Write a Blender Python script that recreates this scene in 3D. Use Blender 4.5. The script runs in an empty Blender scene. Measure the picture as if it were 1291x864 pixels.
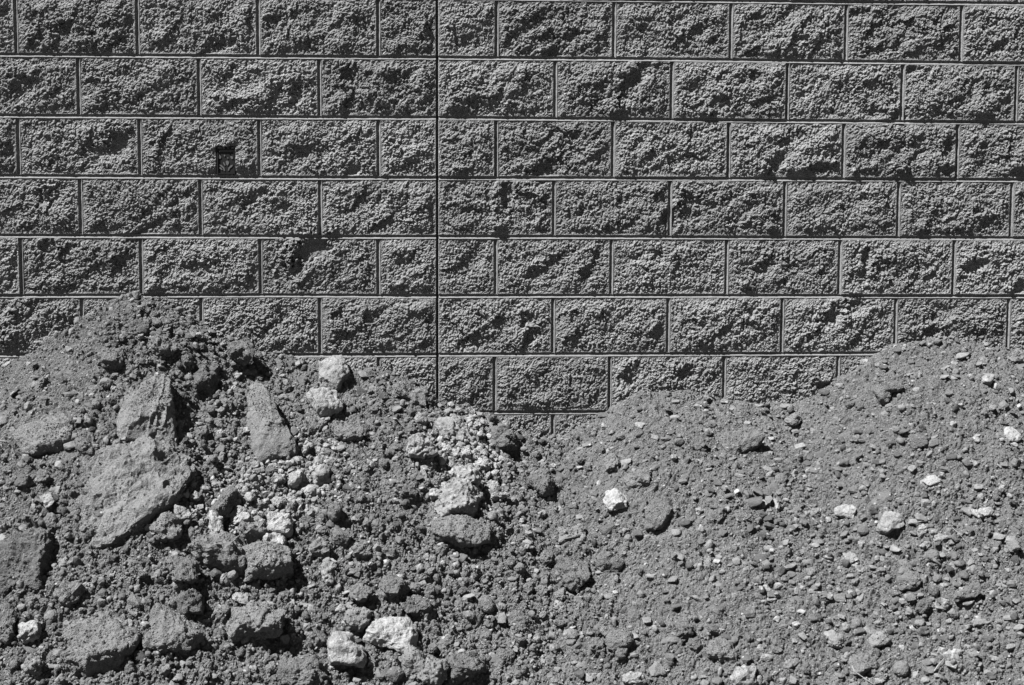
import bpy, bmesh, math, random
import numpy as np
from mathutils import Matrix, Vector

random.seed(7)
RNG = np.random.default_rng(7)
SC = bpy.context.scene
COL = SC.collection

# ------------------------------------------------------------------ camera
F_PX, IMW, IMH = 1800.0, 1291.0, 864.0
YAW, PITCH, ROLL = 0.0531, -0.0853, 0.0036
ZTOP = 2.355                                   # height of the first full bed joint in view
CAM = np.array([-0.0036, -4.9839, -0.7554 + ZTOP])
_fw = np.array([math.sin(YAW) * math.cos(PITCH), math.cos(YAW) * math.cos(PITCH), math.sin(PITCH)])
_rt = np.array([math.cos(YAW), -math.sin(YAW), 0.0])
_up = np.cross(_rt, _fw)
RT = math.cos(ROLL) * _rt + math.sin(ROLL) * _up
UP = -math.sin(ROLL) * _rt + math.cos(ROLL) * _up
FW = _fw
cam_data = bpy.data.cameras.new('camera')
cam_data.sensor_fit = 'HORIZONTAL'
cam_data.sensor_width = 36.0
cam_data.lens = 36.0 * F_PX / IMW
cam_data.clip_end = 2000.0
cam = bpy.data.objects.new('camera', cam_data)
COL.objects.link(cam)
M = Matrix(((RT[0], UP[0], -FW[0], CAM[0]), (RT[1], UP[1], -FW[1], CAM[1]), (RT[2], UP[2], -FW[2], CAM[2]), (0, 0, 0, 1)))
cam.matrix_world = M
SC.camera = cam

# ------------------------------------------------------------------ sky, sun, exposure
SUN_DIR = Vector((-0.49, -0.305, 0.82)).normalized()      # towards the sun
elev = math.asin(SUN_DIR.z)
azim = math.atan2(SUN_DIR.x, SUN_DIR.y)
world = bpy.data.worlds.new('World')
SC.world = world
world.use_nodes = True
wn = world.node_tree
wn.nodes.clear()
sky = wn.nodes.new('ShaderNodeTexSky')
sky.sky_type = 'NISHITA'
sky.sun_disc = False
sky.sun_elevation = elev
sky.sun_rotation = azim
sky.air_density = 0.4
sky.dust_density = 0.0
bw = wn.nodes.new('ShaderNodeSeparateColor')              # black and white photograph through a red filter: only red light counts
bg = wn.nodes.new('ShaderNodeBackground')
bg.inputs['Strength'].default_value = 0.05
wo = wn.nodes.new('ShaderNodeOutputWorld')
wn.links.new(sky.outputs[0], bw.inputs[0])
wn.links.new(bw.outputs[0], bg.inputs[0])
wn.links.new(bg.outputs[0], wo.inputs[0])
sun_data = bpy.data.lights.new('sun', 'SUN')
sun_data.energy = 5.0
sun_data.angle = math.radians(0.5)
sun_data.color = (1, 1, 1)
sun = bpy.data.objects.new('sun', sun_data)
COL.objects.link(sun)
sun.rotation_euler = SUN_DIR.to_track_quat('Z', 'Y').to_euler()
SC.cycles.diffuse_bounces = 2
SC.view_settings.view_transform = 'Standard'
SC.view_settings.look = 'None'
SC.view_settings.exposure = 1.75
SC.view_settings.gamma = 1.0
SC.view_settings.use_curve_mapping = False


# ------------------------------------------------------------------ pixel <-> place
def project(P):
    P = np.asarray(P, float) - CAM
    d = P @ FW
    return IMW / 2 + F_PX * (P @ RT) / d, IMH / 2 - F_PX * (P @ UP) / d, d


def ray(px, py):
    v = FW + RT * ((px - IMW / 2) / F_PX) - UP * ((py - IMH / 2) / F_PX)
    return v / np.linalg.norm(v)


def on_wall(px, py, y=0.0):
    v = ray(px, py)
    return CAM + v * ((y - CAM[1]) / v[1])


# ------------------------------------------------------------------ noise
def _hash(ix, iy, iz, seed):
    h = (ix.astype(np.int64) * 374761393 + iy.astype(np.int64) * 668265263 + iz.astype(np.int64) * 2147483647 * 3 + seed * 974634777) & 0xFFFFFFFF
    h = ((h ^ (h >> 13)) * 1274126177) & 0xFFFFFFFF
    h = ((h ^ (h >> 16)) * 2246822519) & 0xFFFFFFFF
    h = h ^ (h >> 15)
    return (h & 0xFFFFFF).astype(np.float64) / float(0x1000000)


def noise2(x, y, seed=0):
    ix, iy = np.floor(x), np.floor(y)
    fx, fy = x - ix, y - iy
    z = np.zeros_like(ix)
    ux = fx * fx * fx * (fx * (fx * 6 - 15) + 10)
    uy = fy * fy * fy * (fy * (fy * 6 - 15) + 10)

    def g(dx, dy):
        a = _hash(ix + dx, iy + dy, z, seed) * (2 * math.pi)
        return np.cos(a) * (fx - dx) + np.sin(a) * (fy - dy)
    n = (g(0, 0) * (1 - ux) + g(1, 0) * ux) * (1 - uy) + (g(0, 1) * (1 - ux) + g(1, 1) * ux) * uy
    return n * 1.5


def fbm2(x, y, seed=0, oct=4, gain=0.5):
    s, a = 0, 1.0
    for o in range(oct):
        s = s + a * noise2(x * 2 ** o + 17.3 * o, y * 2 ** o - 9.1 * o, seed + 31 * o)
        a *= gain
    return s


def noise3(p, seed=0):
    i = np.floor(p)
    f = p - i
    u = f * f * (3 - 2 * f)
    r = 0
    for dx in (0, 1):
        for dy in (0, 1):
            for dz in (0, 1):
                w = (u[:, 0] if dx else 1 - u[:, 0]) * (u[:, 1] if dy else 1 - u[:, 1]) * (u[:, 2] if dz else 1 - u[:, 2])
                r = r + w * _hash(i[:, 0] + dx, i[:, 1] + dy, i[:, 2] + dz, seed)
    return r * 2 - 1


def fbm3(p, seed=0, oct=4, gain=0.5):
    s, a = 0, 1.0
    for o in range(oct):
        s = s + a * noise3(p * 2 ** o + 7.7 * o, seed + 13 * o)
        a *= gain
    return s


def crumbs2(x, y, seed, keep=1.0, rmin=0.3, rmax=0.62):
    """rounded domes scattered one per cell, as crumbs lying in soil or grit in concrete; 0..1"""
    ix, iy = np.floor(x), np.floor(y)
    z = np.zeros_like(ix)
    best = np.zeros_like(x)
    for dx in (-1, 0, 1):
        for dy in (-1, 0, 1):
            cx, cy = ix + dx, iy + dy
            jx = cx + 0.15 + 0.7 * _hash(cx, cy, z, seed)
            jy = cy + 0.15 + 0.7 * _hash(cx, cy, z + 1, seed)
            r = rmin + (rmax - rmin) * _hash(cx, cy, z + 2, seed)
            on = _hash(cx, cy, z + 3, seed) < keep
            ang = 6.283 * _hash(cx, cy, z + 4, seed)
            st = 0.7 + 0.6 * _hash(cx, cy, z + 5, seed)
            ca, sa = np.cos(ang), np.sin(ang)
            ex, ey = x - jx, y - jy
            q = ((ca * ex + sa * ey) / st) ** 2 + ((-sa * ex + ca * ey) * st) ** 2
            b = np.sqrt(np.maximum(0, 1 - q / (r * r))) * r / rmax * on
            best = np.maximum(best, b)
    return best


def facets2(x, y, seed, tilt=1.0):
    """broken stone: each cell of a jittered net is its own tilted plane; the planes meet in sharp ledges. About -0.5..0.5"""
    ix, iy = np.floor(x), np.floor(y)
    z = np.zeros_like(ix)
    bd = np.full_like(x, 9.0)
    out = np.zeros_like(x)
    for dx in (-1, 0, 1):
        for dy in (-1, 0, 1):
            cx, cy = ix + dx, iy + dy
            ex = x - cx - _hash(cx, cy, z, seed)
            ey = y - cy - _hash(cx, cy, z + 1, seed)
            q = ex * ex + ey * ey
            v = _hash(cx, cy, z + 2, seed) - 0.5 + tilt * ((_hash(cx, cy, z + 3, seed) - 0.5) * ex + (_hash(cx, cy, z + 4, seed) - 0.5) * ey)
            m = q < bd
            out = np.where(m, v, out)
            bd = np.where(m, q, bd)
    return out


def sstep(a, b, x):
    t = np.clip((x - a) / (b - a), 0, 1)
    return t * t * (3 - 2 * t)


# ------------------------------------------------------------------ object helpers
def mesh_np(name, V, Fc, mats, smooth=False):
    me = bpy.data.meshes.new(name)
    V = np.ascontiguousarray(V, dtype=np.float32)
    Fc = np.ascontiguousarray(Fc, dtype=np.int32)
    m, k = Fc.shape
    me.vertices.add(len(V))
    me.vertices.foreach_set('co', V.ravel())
    me.loops.add(m * k)
    me.loops.foreach_set('vertex_index', Fc.ravel())
    me.polygons.add(m)
    me.polygons.foreach_set('loop_start', np.arange(0, m * k, k, dtype=np.int32))
    me.polygons.foreach_set('loop_total', np.full(m, k, dtype=np.int32))
    me.polygons.foreach_set('use_smooth', np.full(m, smooth, dtype=bool))
    me.update(calc_edges=True)
    for mt in (mats if isinstance(mats, (list, tuple)) else [mats]):
        me.materials.append(mt)
    return me


def link(name, me, parent=None, label=None, cat=None, group=None, kind=None):
    o = bpy.data.objects.new(name, me)
    COL.objects.link(o)
    if parent is not None:
        o.parent = parent
    for k, v in (('label', label), ('category', cat), ('group', group), ('kind', kind)):
        if v:
            o[k] = v
    return o


def grid_faces(nu, nv):
    a = np.arange(nu * nv).reshape(nv, nu)
    return np.stack([a[:-1, :-1], a[:-1, 1:], a[1:, 1:], a[1:, :-1]], -1).reshape(-1, 4)


# ------------------------------------------------------------------ materials
def material(name, base, var=0.25, scale=30.0, rough=0.95, bump=0.4, bump_scale=400.0, flecks=0.0, fleck_val=0.6, fleck_scale=160.0, per_object=0.0, patch_scale=4.0, spec=0.2, dust=0.0, grain=0.0, bump_dist=0.003):
    m = bpy.data.materials.new(name)
    m.use_nodes = True
    nt = m.node_tree
    N, L = nt.nodes, nt.links
    b = N['Principled BSDF']
    b.inputs['Roughness'].default_value = rough
    b.inputs['Specular IOR Level'].default_value = spec
    tc = N.new('ShaderNodeTexCoord')
    geo = N.new('ShaderNodeNewGeometry')
    pos = geo.outputs['Position']

    def noise(sc, det=4.0):
        n = N.new('ShaderNodeTexNoise')
        n.inputs['Scale'].default_value = sc
        n.inputs['Detail'].default_value = det
        n.inputs['Roughness'].default_value = 0.6
        L.new(pos, n.inputs['Vector'])
        return n.outputs['Fac']

    def math_(op, a, c):
        q = N.new('ShaderNodeMath')
        q.operation = op
        for i, s in enumerate((a, c)):
            if isinstance(s, (int, float)):
                q.inputs[i].default_value = s
            else:
                L.new(s, q.inputs[i])
        return q.outputs[0]

    fine = math_('MULTIPLY', math_('SUBTRACT', noise(scale * 6), 0.5), var * 1.6)
    mid = math_('MULTIPLY', math_('SUBTRACT', noise(scale), 0.5), var * 1.2)
    big = math_('MULTIPLY', math_('SUBTRACT', noise(patch_scale), 0.5), var * 1.2)
    f = math_('ADD', math_('ADD', math_('ADD', fine, mid), big), 1.0)
    if grain:
        f = math_('ADD', f, math_('MULTIPLY', math_('SUBTRACT', noise(330.0, 2.0), 0.5), grain))
    if per_object:
        oi = N.new('ShaderNodeObjectInfo')
        f = math_('MULTIPLY', f, math_('ADD', math_('MULTIPLY', oi.outputs['Random'], 2 * per_object), 1 - per_object))
    val = math_('MULTIPLY', f, base)
    if flecks:
        vo = N.new('ShaderNodeTexVoronoi')
        vo.inputs['Scale'].default_value = fleck_scale
        L.new(pos, vo.inputs['Vector'])
        wn_ = N.new('ShaderNodeTexWhiteNoise')
        L.new(vo.outputs['Position'], wn_.inputs['Vector'])
        on = math_('MULTIPLY', math_('LESS_THAN', wn_.outputs['Value'], flecks), math_('LESS_THAN', vo.outputs['Distance'], 0.42))
        mx = N.new('ShaderNodeMix')
        mx.data_type = 'FLOAT'
        L.new(on, mx.inputs[0])
        L.new(val, mx.inputs[2])
        mx.inputs[3].default_value = fleck_val
        val = mx.outputs[0]
    if dust:
        ramp = N.new('ShaderNodeMapRange')
        L.new(noise(38.0, 5.0), ramp.inputs[0])
        ramp.inputs[1].default_value = 0.62 - 0.3 * dust
        ramp.inputs[2].default_value = 0.92 - 0.3 * dust
        mx = N.new('ShaderNodeMix')
        mx.data_type = 'FLOAT'
        L.new(ramp.outputs[0], mx.inputs[0])
        L.new(val, mx.inputs[2])
        mx.inputs[3].default_value = 0.085
        val = mx.outputs[0]
    cr = N.new('ShaderNodeCombineColor')
    for i in range(3):
        L.new(val, cr.inputs[i])
    L.new(cr.outputs[0], b.inputs['Base Color'])
    if bump:
        bp = N.new('ShaderNodeBump')
        bp.inputs['Strength'].default_value = bump
        bp.inputs['Distance'].default_value = bump_dist
        L.new(noise(bump_scale, 3.0), bp.inputs['Height'])
        L.new(bp.outputs[0], b.inputs['Normal'])
    return m


M_BLOCK = material('split_concrete', 0.135, 0.5, 45, 0.9, 1.0, 210, flecks=0.09, fleck_val=0.25, fleck_scale=190, per_object=0.12, grain=1.6, bump_dist=0.006)
M_MORTAR = material('mortar', 0.13, 0.6, 60, 0.95, 0.6, 300, grain=0.6)
M_SEAL = material('joint_sealant', 0.02, 0.2, 60, 0.7, 0.2, 200)
M_DIRT = material('dry_dirt', 0.092, 0.42, 22, 1.0, 1.0, 240, flecks=0.07, fleck_val=0.17, grain=2.3, bump_dist=0.008, fleck_scale=190, patch_scale=3.0, spec=0.05)
M_CLOD = material('dirt_clod', 0.095, 0.45, 28, 1.0, 1.0, 240, flecks=0.03, fleck_val=0.16, grain=2.0, bump_dist=0.008, fleck_scale=190, per_object=0.22, patch_scale=6, spec=0.05)
M_STONE = material('grey_stone', 0.095, 0.45, 40, 0.95, 0.9, 260, flecks=0.02, fleck_val=0.19, grain=0.9, bump_dist=0.004, per_object=0.3, patch_scale=8, spec=0.1)
M_DUSTY = material('dusty_clod', 0.112, 0.5, 28, 1.0, 1.0, 240, flecks=0.03, fleck_val=0.16, grain=1.9, bump_dist=0.008, per_object=0.1, patch_scale=9, spec=0.05)
M_PALE = material('pale_stone', 0.178, 0.7, 40, 0.95, 1.0, 220, flecks=0.05, fleck_val=0.27, grain=1.1, bump_dist=0.005, per_object=0.2, patch_scale=14, spec=0.1, dust=0.6)
M_WHITE = material('white_stone', 0.195, 0.7, 40, 0.9, 1.0, 220, patch_scale=14, spec=0.15, dust=0.35, grain=0.8, bump_dist=0.005)
M_GRAVEL = material('gravel', 0.094, 0.7, 60, 1.0, 0.8, 300, flecks=0.03, fleck_val=0.2, grain=0.8, fleck_scale=90, per_object=0.5, patch_scale=40, spec=0.05)
M_ROOT = material('dry_root', 0.17, 0.4, 80, 0.9, 0.3, 300)
M_PLAQ = material('dark_plaque', 0.008, 0.2, 80, 0.5, 0.1, 300)
M_MARK = material('plaque_marks', 0.075, 0.2, 120, 0.8, 0.1, 300)
M_BAR = material('plaque_bar', 0.06, 0.2, 120, 0.8, 0.1, 300)
M_GROUND = material('bare_ground', 0.05, 0.4, 6, 1.0, 0.8, 120, flecks=0.03, fleck_val=0.4, fleck_scale=60, patch_scale=0.6, spec=0.05)

# ------------------------------------------------------------------ terrain: ground sheet and the heap
gx = np.array([-400, -60, -12, -4, 0, 4, 12, 60, 400.0])
gy = np.array([-400, -60, -12, -6, -3, 0, 3, 12, 60, 400.0])
GX, GY = np.meshgrid(gx, gy)
me = mesh_np('ground', np.stack([GX.ravel(), GY.ravel(), np.zeros(GX.size)], -1), grid_faces(len(gx), len(gy)), M_GROUND)
link('ground', me, kind='structure')

# where the dirt meets the wall, read along the wall
CONTACT = [(-1400, 520), (-900, 430), (-520, 500), (-260, 540), (-90, 510), (0, 468), (50, 440), (100, 408), (145, 380), (165, 371), (185, 379), (230, 396), (270, 420), (310, 440), (360, 452), (420, 462),
           (480, 466), (520, 478), (548, 505), (570, 514), (620, 525), (645, 545), (690, 556), (725, 545), (760, 528),
           (785, 508), (805, 499), (850, 497), (880, 500), (915, 506), (960, 508), (1000, 506), (1040, 492), (1080, 468), (1125, 440),
           (1160, 434), (1205, 433), (1250, 440), (1291, 446), (1400, 470), (1560, 440), (1800, 470), (2300, 520), (2800, 560)]
cp = np.array([on_wall(a, b, -0.012) for a, b in CONTACT])
xs_tab = np.linspace(cp[0, 0], cp[-1, 0], 2400)
c_tab = np.interp(xs_tab, cp[:, 0], cp[:, 2])
DXT = xs_tab[1] - xs_tab[0]


def blur_tab(sig):
    k = np.arange(-400, 401) * DXT
    w = np.exp(-0.5 * (k / sig) ** 2)
    w /= w.sum()
    return np.convolve(np.pad(c_tab, 400, mode='edge'), w, mode='valid')


SIGS = [0.008, 0.03, 0.08, 0.16, 0.26]
TABS = [blur_tab(s) for s in SIGS]


def heap_base(x, d):
    """smooth height of the heap at x along the wall, d out from the wall"""
    vals = np.stack([np.interp(x, xs_tab, t) for t in TABS], 0)
    sig = np.clip(0.008 + 0.26 * np.maximum(d, 0), SIGS[0], SIGS[-1])
    pos = np.interp(sig, SIGS, np.arange(len(SIGS)))
    i0 = np.clip(np.floor(pos).astype(int), 0, len(SIGS) - 2)
    fr = pos - i0
    c = np.take_along_axis(vals, i0[None], 0)[0] * (1 - fr) + np.take_along_axis(vals, i0[None] + 1, 0)[0] * fr
    h = c - 0.70 * d - 0.10 * d * d
    # broad swells of tipped loads
    for (bx, bd, sx, sd, a) in SWELLS:
        h = h + a * np.exp(-((x - bx) / sx) ** 2 - ((d - bd) / sd) ** 2)
    return h


SWELLS = [(-1.25, 0.45, 0.35, 0.28, 0.07), (-0.55, 0.40, 0.22, 0.30, -0.03), (0.15, 0.55, 0.35, 0.3, 0.03),
          (0.75, 0.30, 0.35, 0.25, 0.05), (1.65, 0.35, 0.4, 0.3, 0.05), (1.25, 0.25, 0.12, 0.3, -0.03), (-0.35, 0.8, 0.4, 0.25, -0.03)]

XF0, XF1 = -1.66, 2.22
xg = np.concatenate([np.linspace(-4.2, XF0, 80, endpoint=False), np.linspace(XF0, XF1, 1060, endpoint=False), np.linspace(XF1, 4.8, 80)])
dg = np.concatenate([np.linspace(-0.05, 1.14, 400, endpoint=False), np.linspace(1.14, 2.2, 50)])
NX, ND = len(xg), len(dg)
X, D = np.meshgrid(xg, dg)
X = X.ravel()
D = D.ravel()
Hb = heap_base(X, D)
e = 0.004
nx = -(heap_base(X + e, D) - heap_base(X - e, D)) / (2 * e)
nd = -(heap_base(X, D + e) - heap_base(X, D - e)) / (2 * e)
nx = np.clip(nx, -0.8, 0.8)
NRM = np.stack([nx, -nd, np.ones_like(nx)], -1)
NRM /= np.linalg.norm(NRM, axis=1, keepdims=True)
U, Vv, _ = project(np.stack([X, -D, Hb], -1))
S = D * 1.24                                              # distance down the slope


def blob(cx, cy, rx, ry, ang=0.0):
    a = math.radians(ang)
    ex, ey = U - cx, Vv - cy
    p = (ex * math.cos(a) - ey * math.sin(a)) / rx
    q = (ex * math.sin(a) + ey * math.cos(a)) / ry
    return np.exp(-(p * p + q * q))


# how coarse the soil is from place to place: fine silt on the right slopes, lumps on the left and below
smooth_zone = np.clip(0.35 * blob(120, 520, 130, 60) + 0.35 * blob(450, 620, 120, 90) + blob(880, 560, 130, 70, 10) + blob(760, 600, 90, 60, 20) + blob(1060, 560, 90, 90, -30) + blob(1180, 470, 120, 45) + blob(860, 720, 100, 80, 30)
                      + 0.8 * blob(80, 470, 120, 45, 30) + 0.7 * blob(930, 780, 90, 60) + 0.7 * blob(480, 660, 40, 60), 0, 1)
lump_zone = np.clip(blob(230, 430, 110, 60) + blob(600, 600, 90, 80) + blob(330, 780, 330, 130) + blob(60, 700, 160, 200) + blob(300, 640, 160, 90) + 0.6 * blob(560, 760, 150, 120) + 0.4 * blob(1130, 720, 200, 140), 0, 1)
patchy = sstep(-0.25, 0.45, fbm2(X * 6, S * 6, 5, 3))
coarse = np.clip(0.44 + 0.70 * lump_zone + 0.40 * patchy - 0.36 * smooth_zone, 0.22, 1.15)

disp = 0.014 * fbm2(X * 3.6, S * 3.6, 11, 3) * (0.5 + 0.5 * lump_zone) + 0.011 * fbm2(X * 11, S * 11, 12, 3) + 0.006 * np.abs(fbm2(X * 19, S * 19, 13, 2))
wx = X + 0.010 * noise2(X * 30, S * 30, 3)
ws = S + 0.010 * noise2(X * 30, S * 30, 4)
disp += 0.016 * crumbs2(wx / 0.105, ws / 0.105, 20, 0.30, 0.25, 0.6) * np.clip(coarse - 0.35, 0, 1)
disp += 0.014 * crumbs2(wx / 0.070, ws / 0.070, 21, 0.34, 0.25, 0.6) * np.clip(coarse - 0.15, 0, 1)
disp += 0.0110 * crumbs2(wx / 0.043, ws / 0.043, 22, 0.45, 0.25, 0.62) * coarse
disp += 0.0088 * crumbs2(wx / 0.025, ws / 0.025, 23, 0.58, 0.28, 0.62) * (0.12 + 0.88 * coarse)
disp += 0.0078 * crumbs2(wx / 0.0145, ws / 0.0145, 24, 0.7, 0.3, 0.65) * (0.30 + 0.70 * coarse)
disp += 0.0040 * crumbs2(X / 0.0090, S / 0.0090, 25, 0.8, 0.35, 0.7) * (0.6 + 0.4 * coarse)
disp += 0.0018 * noise2(X * 150, S * 150, 26) + 0.0030 * fbm2(X * 60, S * 60, 27, 2)
disp *= 1 - 0.8 * np.clip(blob(150, 612, 70, 55) + blob(62, 560, 40, 25) + 0.7 * blob(205, 505, 30, 40), 0, 1)
# hollows and shadowed pockets
for (cx, cy, rx, ry, a, dep) in [(262, 500, 16, 24, 0, .035), (240, 535, 15, 18, 0, .03), (1122, 508, 20, 13, 20, .03), (610, 630, 12, 20, 0, .03), (600, 640, 20, 12, 0, .02),
                                 (72, 690, 7, 22, 0, .03), (365, 735, 20, 14, 0, .03), (940, 568, 14, 10, 30, .02), (350, 560, 14, 24, 0, .02), (452, 492, 10, 10, 0, .025),
                                 (385, 470, 30, 8, 0, .02), (110, 850, 40, 8, 10, .03), (190, 815, 18, 8, 0, .02), (320, 820, 40, 10, 0, .02), (990, 555, 10, 22, 20, .012)]:
    disp -= 0.5 * dep * blob(cx, cy, rx, ry, a)
# ridge lines of clod rows and the light rubble spill in the middle
disp += 0.020 * blob(575, 575, 45, 40) + 0.018 * blob(200, 430, 80, 30, -20) + 0.02 * blob(575, 655, 50, 25)
disp *= np.where(D < 0.02, 0.55, 1.0)
PT = np.stack([X, -D, Hb], -1) + NRM * disp[:, None]
PT[:, 2] = np.maximum(PT[:, 2], -0.05)
me = mesh_np('dirt_heap', PT, grid_faces(NX, ND)[:, ::-1], M_DIRT, smooth=False)
heap = link('dirt_heap', me, kind='structure', label='long heap of crumbly grey dirt banked against the block wall')

# ------------------------------------------------------------------ the block wall
MOD_H = 0.2032
HJ = 0.0115                                               # mortar joint
ROWS = {  # vertical joints read from the photograph, row by row
    0: (35, [(-3.5, 19.8), (-2.5, 173), (-1.5, 325.5), (-.5, 477.7), (0, 553.4), (.5, 627), (1.5, 775), (2.5, 923), (3.5, 1067.8), (4.5, 1214)]),
    1: (110, [(-3, 99.5), (-2, 251.5), (-1, 404), (0, 553.4), (1, 701), (2, 847.9), (3, 993.5), (4, 1139), (5, 1283)]),
    2: (187, [(-3.5, 22.5), (-2.5, 176.5), (-1.5, 327), (-.5, 477.7), (0, 553.4), (.5, 626), (1.5, 773.6), (2.5, 919), (3.5, 1064.7), (4.5, 1208)]),
    3: (262, [(-3, 101), (-2, 253), (-1, 404.6), (0, 552.7), (1, 698.2), (2, 844.8), (3, 989.7), (4, 1133), (5, 1276)]),
    4: (337, [(-3.5, 25.6), (-2.5, 177), (-1.5, 328), (-.5, 476.7), (0, 551), (.5, 625.3), (1.5, 770.8), (2.5, 916.4), (3.5, 1058), (4.5, 1203)]),
    5: (410, [(-3, 102), (-2, 253), (-1, 403), (0, 551), (1, 697), (2, 842), (3, 985.6), (4, 1129.5), (5, 1272.6)]),
    6: (485, [(-.5, 477), (0, 550), (.5, 622.6), (1.5, 767.4), (2.5, 912.4), (3.5, 1056.5)]),
    7: (535, [(1, 697.5)])}
BED = {0: [(1055, 2.7), (1226, 3.4)], 1: [(10, 69.2), (375, 71.6), (590, 72.6), (839, 74.3), (1021, 77.0), (1260, 80.0)],
       2: [(51, 146.6), (375, 148.3), (590, 148.6), (737, 150.3), (1021, 153), (1260, 154.7)], 3: [(51, 222.6), (375, 224.6), (737, 225), (885, 225.6), (1260, 227)],
       4: [(51, 297.7), (375, 299), (737, 299), (919, 299.8), (1260, 300.5)], 5: [(51, 373.7), (375, 372.7), (498, 374), (737, 373.4), (1260, 374)],
       6: [(20, 448.7), (375, 448.7), (498, 448.4), (737, 447.7), (1090, 446.3)], 7: [(669, 520.6), (737, 520.6)]}


def joint_x(row, k):
    """x of the vertical joint k (in block lengths from the control joint) in a row, measured where the photograph shows it"""
    if k == 0:
        return 0.0
    if row in ROWS:
        y, l = ROWS[row]
        for kk, px in l:
            if kk == k:
                return 0.45 * on_wall(px, y)[0] + 0.55 * k * 0.4064 if abs(k) > 0 else 0.0
    return k * 0.4064


def bed_pts(k):
    """(x, z) along bed joint k"""
    nominal = ZTOP - k * MOD_H
    if k in BED:
        p = np.array([on_wall(a, b) for a, b in BED[k]])
        return p[:, 0], nominal + np.clip(0.75 * (p[:, 2] - nominal), -0.008, 0.008)
    return np.array([-1.0, 1.0]), np.array([nominal, nominal])


def bed_z(k, x):
    a, b = bed_pts(k)
    return np.interp(x, a, b)


wall = bpy.data.objects.new('block_wall', None)
COL.objects.link(wall)
wall.location = (0.3, 0.0, 0.0)
wall['label'] = 'wall of rough split-face grey concrete blocks in running bond behind the dirt heap'
wall['category'] = 'wall'
WOFF = np.array([0.3, 0, 0])

TAG_PX = (285, 203)
# chips and gouges that can be told apart: pixel x, y, radius along, radius across, slant (deg, up to the right), depth
CHIPS = [(802, 100, 30, 11, 52, .020), (790, 126, 10, 7, 30, .012), (833, 88, 10, 8, 0, .010), (640, 246, 9, 16, 0, .018), (636, 268, 7, 10, 0, .010), (394, 314, 22, 14, 18, .032), (380, 322, 10, 10, 0, .016),
         (1092, 328, 6, 14, 0, .020), (1112, 338, 10, 11, 0, .018), (1085, 352, 14, 10, 30, .012), (1134, 148, 12, 10, 20, .018), (1100, 143, 14, 8, 0, .012),
         (1078, 388, 12, 10, 40, .018), (1052, 396, 24, 9, 42, .018), (1018, 428, 12, 6, 30, .010), (671, 424, 12, 9, 20, .020), (664, 402, 7, 12, 0, .010),
         (438, 95, 9, 12, 20, .018), (1005, 50, 9, 8, 0, .018), (948, 100, 14, 8, 0, .012), (908, 132, 16, 10, 40, .016), (925, 105, 16, 7, 40, .010), (1036, 212, 13, 7, 0, .018), (1195, 190, 7, 14, 0, .012), (1192, 214, 10, 6, 0, .012),
         (1245, 117, 6, 14, 0, .012), (1150, 88, 10, 5, 0, .014), (690, 216, 24, 12, 35, .014), (375, 118, 8, 14, 0, .014), (146, 52, 10, 8, 0, .010), (60, 250, 14, 10, 30, .016), (150, 178, 12, 14, 10, .014),
         (62, 314, 9, 12, 0, .018), (250, 340, 22, 12, 10, .012), (35, 395, 20, 12, 40, .014), (980, 205, 16, 10, 50, .010), (870, 262, 12, 18, 0, .014), (845, 275, 14, 10, 40, .014), (1230, 335, 20, 9, 20, .014), (1285, 362, 9, 9, 0, .016),
         (945, 412, 9, 7, 0, .014), (1172, 420, 11, 8, 0, .018), (740, 345, 8, 7, 0, .014), (832, 325, 9, 10, 0, .012), (672, 345, 12, 7, 45, .012), (710, 55, 26, 9, 40, .012), (1086, 18, 16, 6, 0, .012),
         (1040, 487, 14, 6, 0, .014), (865, 470, 16, 8, 30, .012), (795, 470, 18, 8, 40, .010), (880, 40, 14, 8, 35, .012), (1260, 60, 12, 8, 30, .010), (30, 110, 14, 12, 20, .014), (270, 60, 18, 9, 40, .010),
         (345, 35, 10, 14, 0, .012), (600, 130, 12, 8, 0, .012), (445, 215, 10, 8, 0, .014), (190, 290, 30, 8, 30, .010), (960, 340, 16, 8, 40, .012), (595, 430, 20, 8, 30, .010), (230, 250, 14, 8, 30, .01)]
CHIPW = []
for (cx, cy, ra, rb, ang, dep) in CHIPS:
    p = on_wall(cx, cy)
    CHIPW.append((p[0], p[2], ra * 0.00277, rb * 0.00277, math.radians(ang), dep))


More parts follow.
